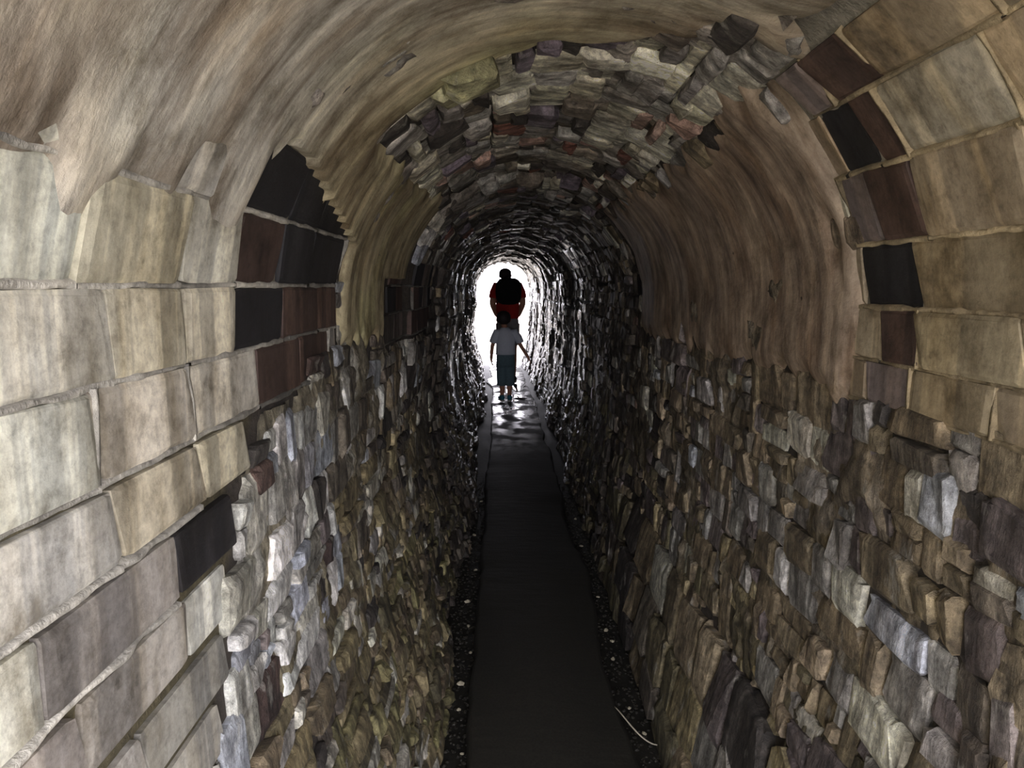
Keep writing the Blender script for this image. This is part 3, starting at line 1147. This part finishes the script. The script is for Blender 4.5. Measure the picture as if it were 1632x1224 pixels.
def shoe(name, x, y, z, L, w, h, yaw, up, sole, parent):
    """upper loft along the foot with a sole child; heel at (x, y)"""
    def prof(stations, zb):
        V, F = [], []
        n = 10
        for t, hw, hh in stations:
            for k in range(n):
                a = math.pi * 2 * k / n
                V.append((hw * math.cos(a), t, zb + hh * .5 + hh * .5 * math.sin(a)))
        for i in range(len(stations) - 1):
            for k in range(n):
                k2 = (k + 1) % n
                F.append((i * n + k2, i * n + k, (i + 1) * n + k, (i + 1) * n + k2))
        for i, fl in ((0, 1), (len(stations) - 1, 0)):
            F.append(tuple((i * n + k) for k in (range(n) if fl else range(n - 1, -1, -1))))
        c, s = math.cos(yaw), math.sin(yaw)
        return [(x + a * c - b * s, y + a * s + b * c, z + d) for a, b, d in V], F
    V, F = prof([(-.25 * L, w * .30, h * .8), (-.2 * L, w * .42, h), (0, w * .45, h * 1.05), (.25 * L, w * .46, h * .8), (.55 * L, w * .5, h * .55), (.70 * L, w * .42, h * .45), (.76 * L, w * .22, h * .3)], .018)
    o = mesh_obj(name, V, F, up, parent, True)
    V, F = prof([(-.27 * L, w * .34, .02), (-.2 * L, w * .46, .024), (.1 * L, w * .44, .022), (.55 * L, w * .54, .022), (.72 * L, w * .46, .02), (.78 * L, w * .25, .018)], 0)
    mesh_obj('sole', V, F, sole, o, True)
    return o


def leg_loft(a, b, ra, rb, n=14, k=5):
    a, b = Vector(a), Vector(b)
    return rings([(*(b.lerp(a, t / k)), rb + (ra - rb) * t / k, rb + (ra - rb) * t / k) for t in range(k + 1)], n)


# ---- the adult, 11 m in, seen from behind with head bowed
ax, ay, az = .085, 11.0, .012
ad = empty('person', (ax, ay, az))
thing(ad, 'adult in red t-shirt and grey shorts walking away towards the bright exit', 'person')
J = dict(
    pelvis=((0, 0, .94), (.135, .105)), waist=((0, .01, 1.08), (.125, .09)), chest=((-.005, .03, 1.30), (.145, .10)),
    neck0=((-.01, .06, 1.47), (.065, .065)), neck1=((-.025, .09, 1.52), (.052, .052)), jaw=((-.035, .135, 1.555), (.066, .07)),
    skull=((-.035, .125, 1.605), (.080, .092)), top=((-.035, .105, 1.655), (.055, .06)), nose=((-.035, .225, 1.555), (.016, .016)),
    shL=((-.185, .03, 1.425), (.058, .058)), elL=((-.225, -.03, 1.17), .050), wrL=((-.165, .12, 1.00), .036), palmL=((-.13, .18, .975), (.034, .022)),
    shR=((.185, .03, 1.425), (.058, .058)), elR=((.225, -.03, 1.17), .050), wrR=((.165, .12, 1.00), .036), palmR=((.13, .18, .975), (.034, .022)),
    hipL=((-.085, 0, .86), .088), knL=((-.075, .06, .48), .056), calfL=((-.075, .02, .34), .054), anL=((-.075, -.02, .09), .036), toeL=((-.085, .12, .045), (.036, .03)),
    hipR=((.085, 0, .86), .088), knR=((.085, .03, .48), .056), calfR=((.085, -.06, .34), .054), anR=((.085, -.13, .10), .036), toeR=((.09, .01, .045), (.036, .03)))
V, F = body(J, 1.0)
mesh_obj('body', V, F, M_SKIN, ad, True)
for s in (-1, 1):
    V, F = rings([(-.035 + s * .03, .207, 1.600 - .010, .004, .004), (-.035 + s * .03, .207, 1.600, .012, .010), (-.035 + s * .03, .207, 1.610, .004, .004)], 8)
    mesh_obj('eye', V, F, M_EYE, ad, True)
# hair: cap over back and top of the skull
hc = Vector((-.035, .108, 1.612))
V, F = rings([(hc.x, hc.y - .035, hc.z - .085, .055, .045), (hc.x, hc.y - .03, hc.z - .05, .083, .078), (hc.x, hc.y - .015, hc.z - .005, .093, .098),
              (hc.x, hc.y - .005, hc.z + .035, .088, .098), (hc.x, hc.y - .002, hc.z + .062, .066, .076), (hc.x, hc.y, hc.z + .080, .03, .035)], 18)
mesh_obj('hair', V, F, M_HAIR, ad, True)
tors = rings([(0, 0, .955, .160, .125), (0, .005, 1.02, .164, .122), (0, .01, 1.12, .170, .118), (0, .02, 1.24, .176, .122), (-.003, .03, 1.34, .185, .125),
              (-.005, .035, 1.42, .185, .105), (-.008, .045, 1.465, .125, .085), (-.01, .055, 1.495, .075, .075)], 20)
parts = [tors]
for s in (-1, 1):
    parts.append(tube([(s * .10, .03, 1.42), (s * .165, .03, 1.435), (s * .20, .012, 1.34), (s * .216, -.008, 1.26), (s * .218, -.010, 1.25)], [.05, .064, .066, .063, .057], 12))
V, F = join(parts)
mesh_obj('shirt', V, F, M_RED, ad, True)
parts = [rings([(0, 0, .80, .150, .120), (0, 0, .86, .165, .128), (0, 0, .93, .160, .122), (0, 0, .99, .150, .115)], 20)]
parts.append(leg_loft((-.082, 0, .88), (-.080, .045, .56), .096, .088))
parts.append(leg_loft((.082, 0, .88), (.086, .02, .56), .096, .088))
V, F = join(parts)
mesh_obj('shorts', V, F, M_KHAKI, ad, True)
shoe('shoe', -.078, -.02, .012, .26, .095, .085, .05, M_DSHOE, M_SOLE, ad)
shoe('shoe', .088, -.13, .012, .26, .095, .085, -.05, M_DSHOE, M_SOLE, ad)

# the rucksack on the adult's back: a thing of its own
bp = empty('backpack', (ax, ay - .16, az + 1.17))
thing(bp, 'black rounded backpack on the back of the adult in red', 'backpack')


def softbox(cx, cy, cz, sx, sy, sz, n=20, p=3.2):
    rs = []
    V, F = [], []
    m = 10
    for i in range(m + 1):
        w = -math.pi / 2 + math.pi * i / m
        zz_ = math.copysign(abs(math.sin(w)) ** (2 / p), math.sin(w)); q = abs(math.cos(w)) ** (2 / p)
        for k in range(n):
            t = 2 * math.pi * k / n
            V.append((cx + sx * q * math.copysign(abs(math.cos(t)) ** (2 / p), math.cos(t)),
                      cy + sy * q * math.copysign(abs(math.sin(t)) ** (2 / p), math.sin(t)), cz + sz * zz_))
    for i in range(m):
        for k in range(n):
            k2 = (k + 1) % n
            F.append((i * n + k, i * n + k2, (i + 1) * n + k2, (i + 1) * n + k))
    return V, F


V, F = softbox(.012, -.055, .185, .188, .095, .195)
mesh_obj('bag', V, F, M_BLACK, bp, True)
V, F = softbox(.012, -.15, .11, .135, .04, .095)
mesh_obj('front_pocket', V, F, M_BLACK, bp, True)
V, F = tube([(-.03, .0, .365), (-.02, -.005, .40), (.03, -.005, .40), (.04, .0, .365)], [.008] * 4, 6)
mesh_obj('grab_handle', V, F, M_BLACK, bp, True)
for s in (-1, 1):
    V, F = tube([(s * .10, .04, .34), (s * .11, .13, .355), (s * .125, .235, .31), (s * .13, .285, .20), (s * .14, .27, .08), (s * .165, .19, .02), (s * .15, .07, .02)],
                [.016] * 7, 8, .5)
    mesh_obj('shoulder_strap', V, F, M_BLACK, bp, True)

# ---- the child, 9.25 m in
cx0, cy0, cz0 = .045, 9.12, .012
ch = empty('person', (cx0, cy0, cz0))
thing(ch, 'small child in pale t-shirt and dark knee-length shorts walking behind the adult', 'person')
J = dict(
    pelvis=((0, 0, .56), (.095, .078)), waist=((0, .005, .66), (.088, .07)), chest=((0, .005, .80), (.098, .072)),
    neck0=((-.01, .015, .905), (.045, .045)), neck1=((-.015, .02, .94), (.038, .038)), jaw=((-.025, .05, .975), (.056, .06)),
    skull=((-.025, .038, 1.04), (.076, .088)), top=((-.025, .03, 1.10), (.05, .055)), nose=((-.025, .135, .985), (.011, .011)),
    shL=((-.105, .0, .865), (.038, .038)), elL=((-.165, -.01, .70), .027), wrL=((-.178, .04, .545), .020), palmL=((-.178, .05, .505), (.022, .015)),
    shR=((.105, .0, .865), (.038, .038)), elR=((.188, -.01, .70), .027), wrR=((.275, .02, .56), .020), palmR=((.298, .03, .525), (.022, .015)),
    hipL=((-.05, 0, .50), .058), knL=((-.045, .02, .29), .040), calfL=((-.045, -.005, .21), .039), anL=((-.045, -.015, .07), .026), toeL=((-.06, .07, .04), (.026, .022)),
    hipR=((.05, 0, .50), .058), knR=((.048, .02, .29), .040), calfR=((.048, -.005, .21), .039), anR=((.048, -.015, .07), .026), toeR=((.055, .07, .04), (.026, .022)))
V, F = body(J, .68)
mesh_obj('body', V, F, M_SKIN, ch, True)
for s in (-1, 1):
    V, F = rings([(-.025 + s * .027, .117, 1.022, .004, .004), (-.025 + s * .027, .117, 1.03, .010, .009), (-.025 + s * .027, .117, 1.038, .004, .004)], 8)
    mesh_obj('eye', V, F, M_EYE, ch, True)
V, F = rings([(-.025, .0, .965, .045, .035), (-.025, .005, .995, .078, .075), (-.025, .015, 1.035, .090, .094), (-.025, .022, 1.075, .086, .092),
              (-.025, .026, 1.108, .066, .072), (-.025, .03, 1.128, .03, .035)], 18)
mesh_obj('hair', V, F, M_HAIR, ch, True)
parts = [rings([(0, 0, .595, .122, .098), (0, 0, .64, .120, .096), (0, .003, .72, .116, .090), (0, .005, .80, .118, .088), (0, .005, .865, .108, .074),
                (-.004, .01, .905, .07, .06), (-.008, .015, .925, .05, .05)], 20)]
for s, q in ((-1, 0), (1, .02)):
    parts.append(tube([(s * .07, 0, .86), (s * .105, 0, .866), (s * (.135 + q), -.004, .80), (s * (.155 + q * 1.2), -.008, .745), (s * (.157 + q * 1.2), -.008, .737)], [.04, .052, .050, .048, .042], 12))
V, F = join(parts)
mesh_obj('shirt', V, F, M_WHITE, ch, True)
parts = [rings([(0, 0, .44, .108, .086), (0, 0, .50, .114, .092), (0, 0, .57, .112, .090), (0, 0, .62, .108, .086)], 20)]
parts.append(leg_loft((-.050, 0, .50), (-.048, .015, .205), .068, .060))
parts.append(leg_loft((.050, 0, .50), (.050, .015, .205), .068, .060))
V, F = join(parts)
mesh_obj('shorts', V, F, M_TEAL, ch, True)
shoe('shoe', -.045, -.015, .010, .17, .068, .065, .25, M_SHOE, M_SOLE, ch)
shoe('shoe', .048, -.015, .010, .17, .068, .065, -.05, M_SHOE, M_SOLE, ch)
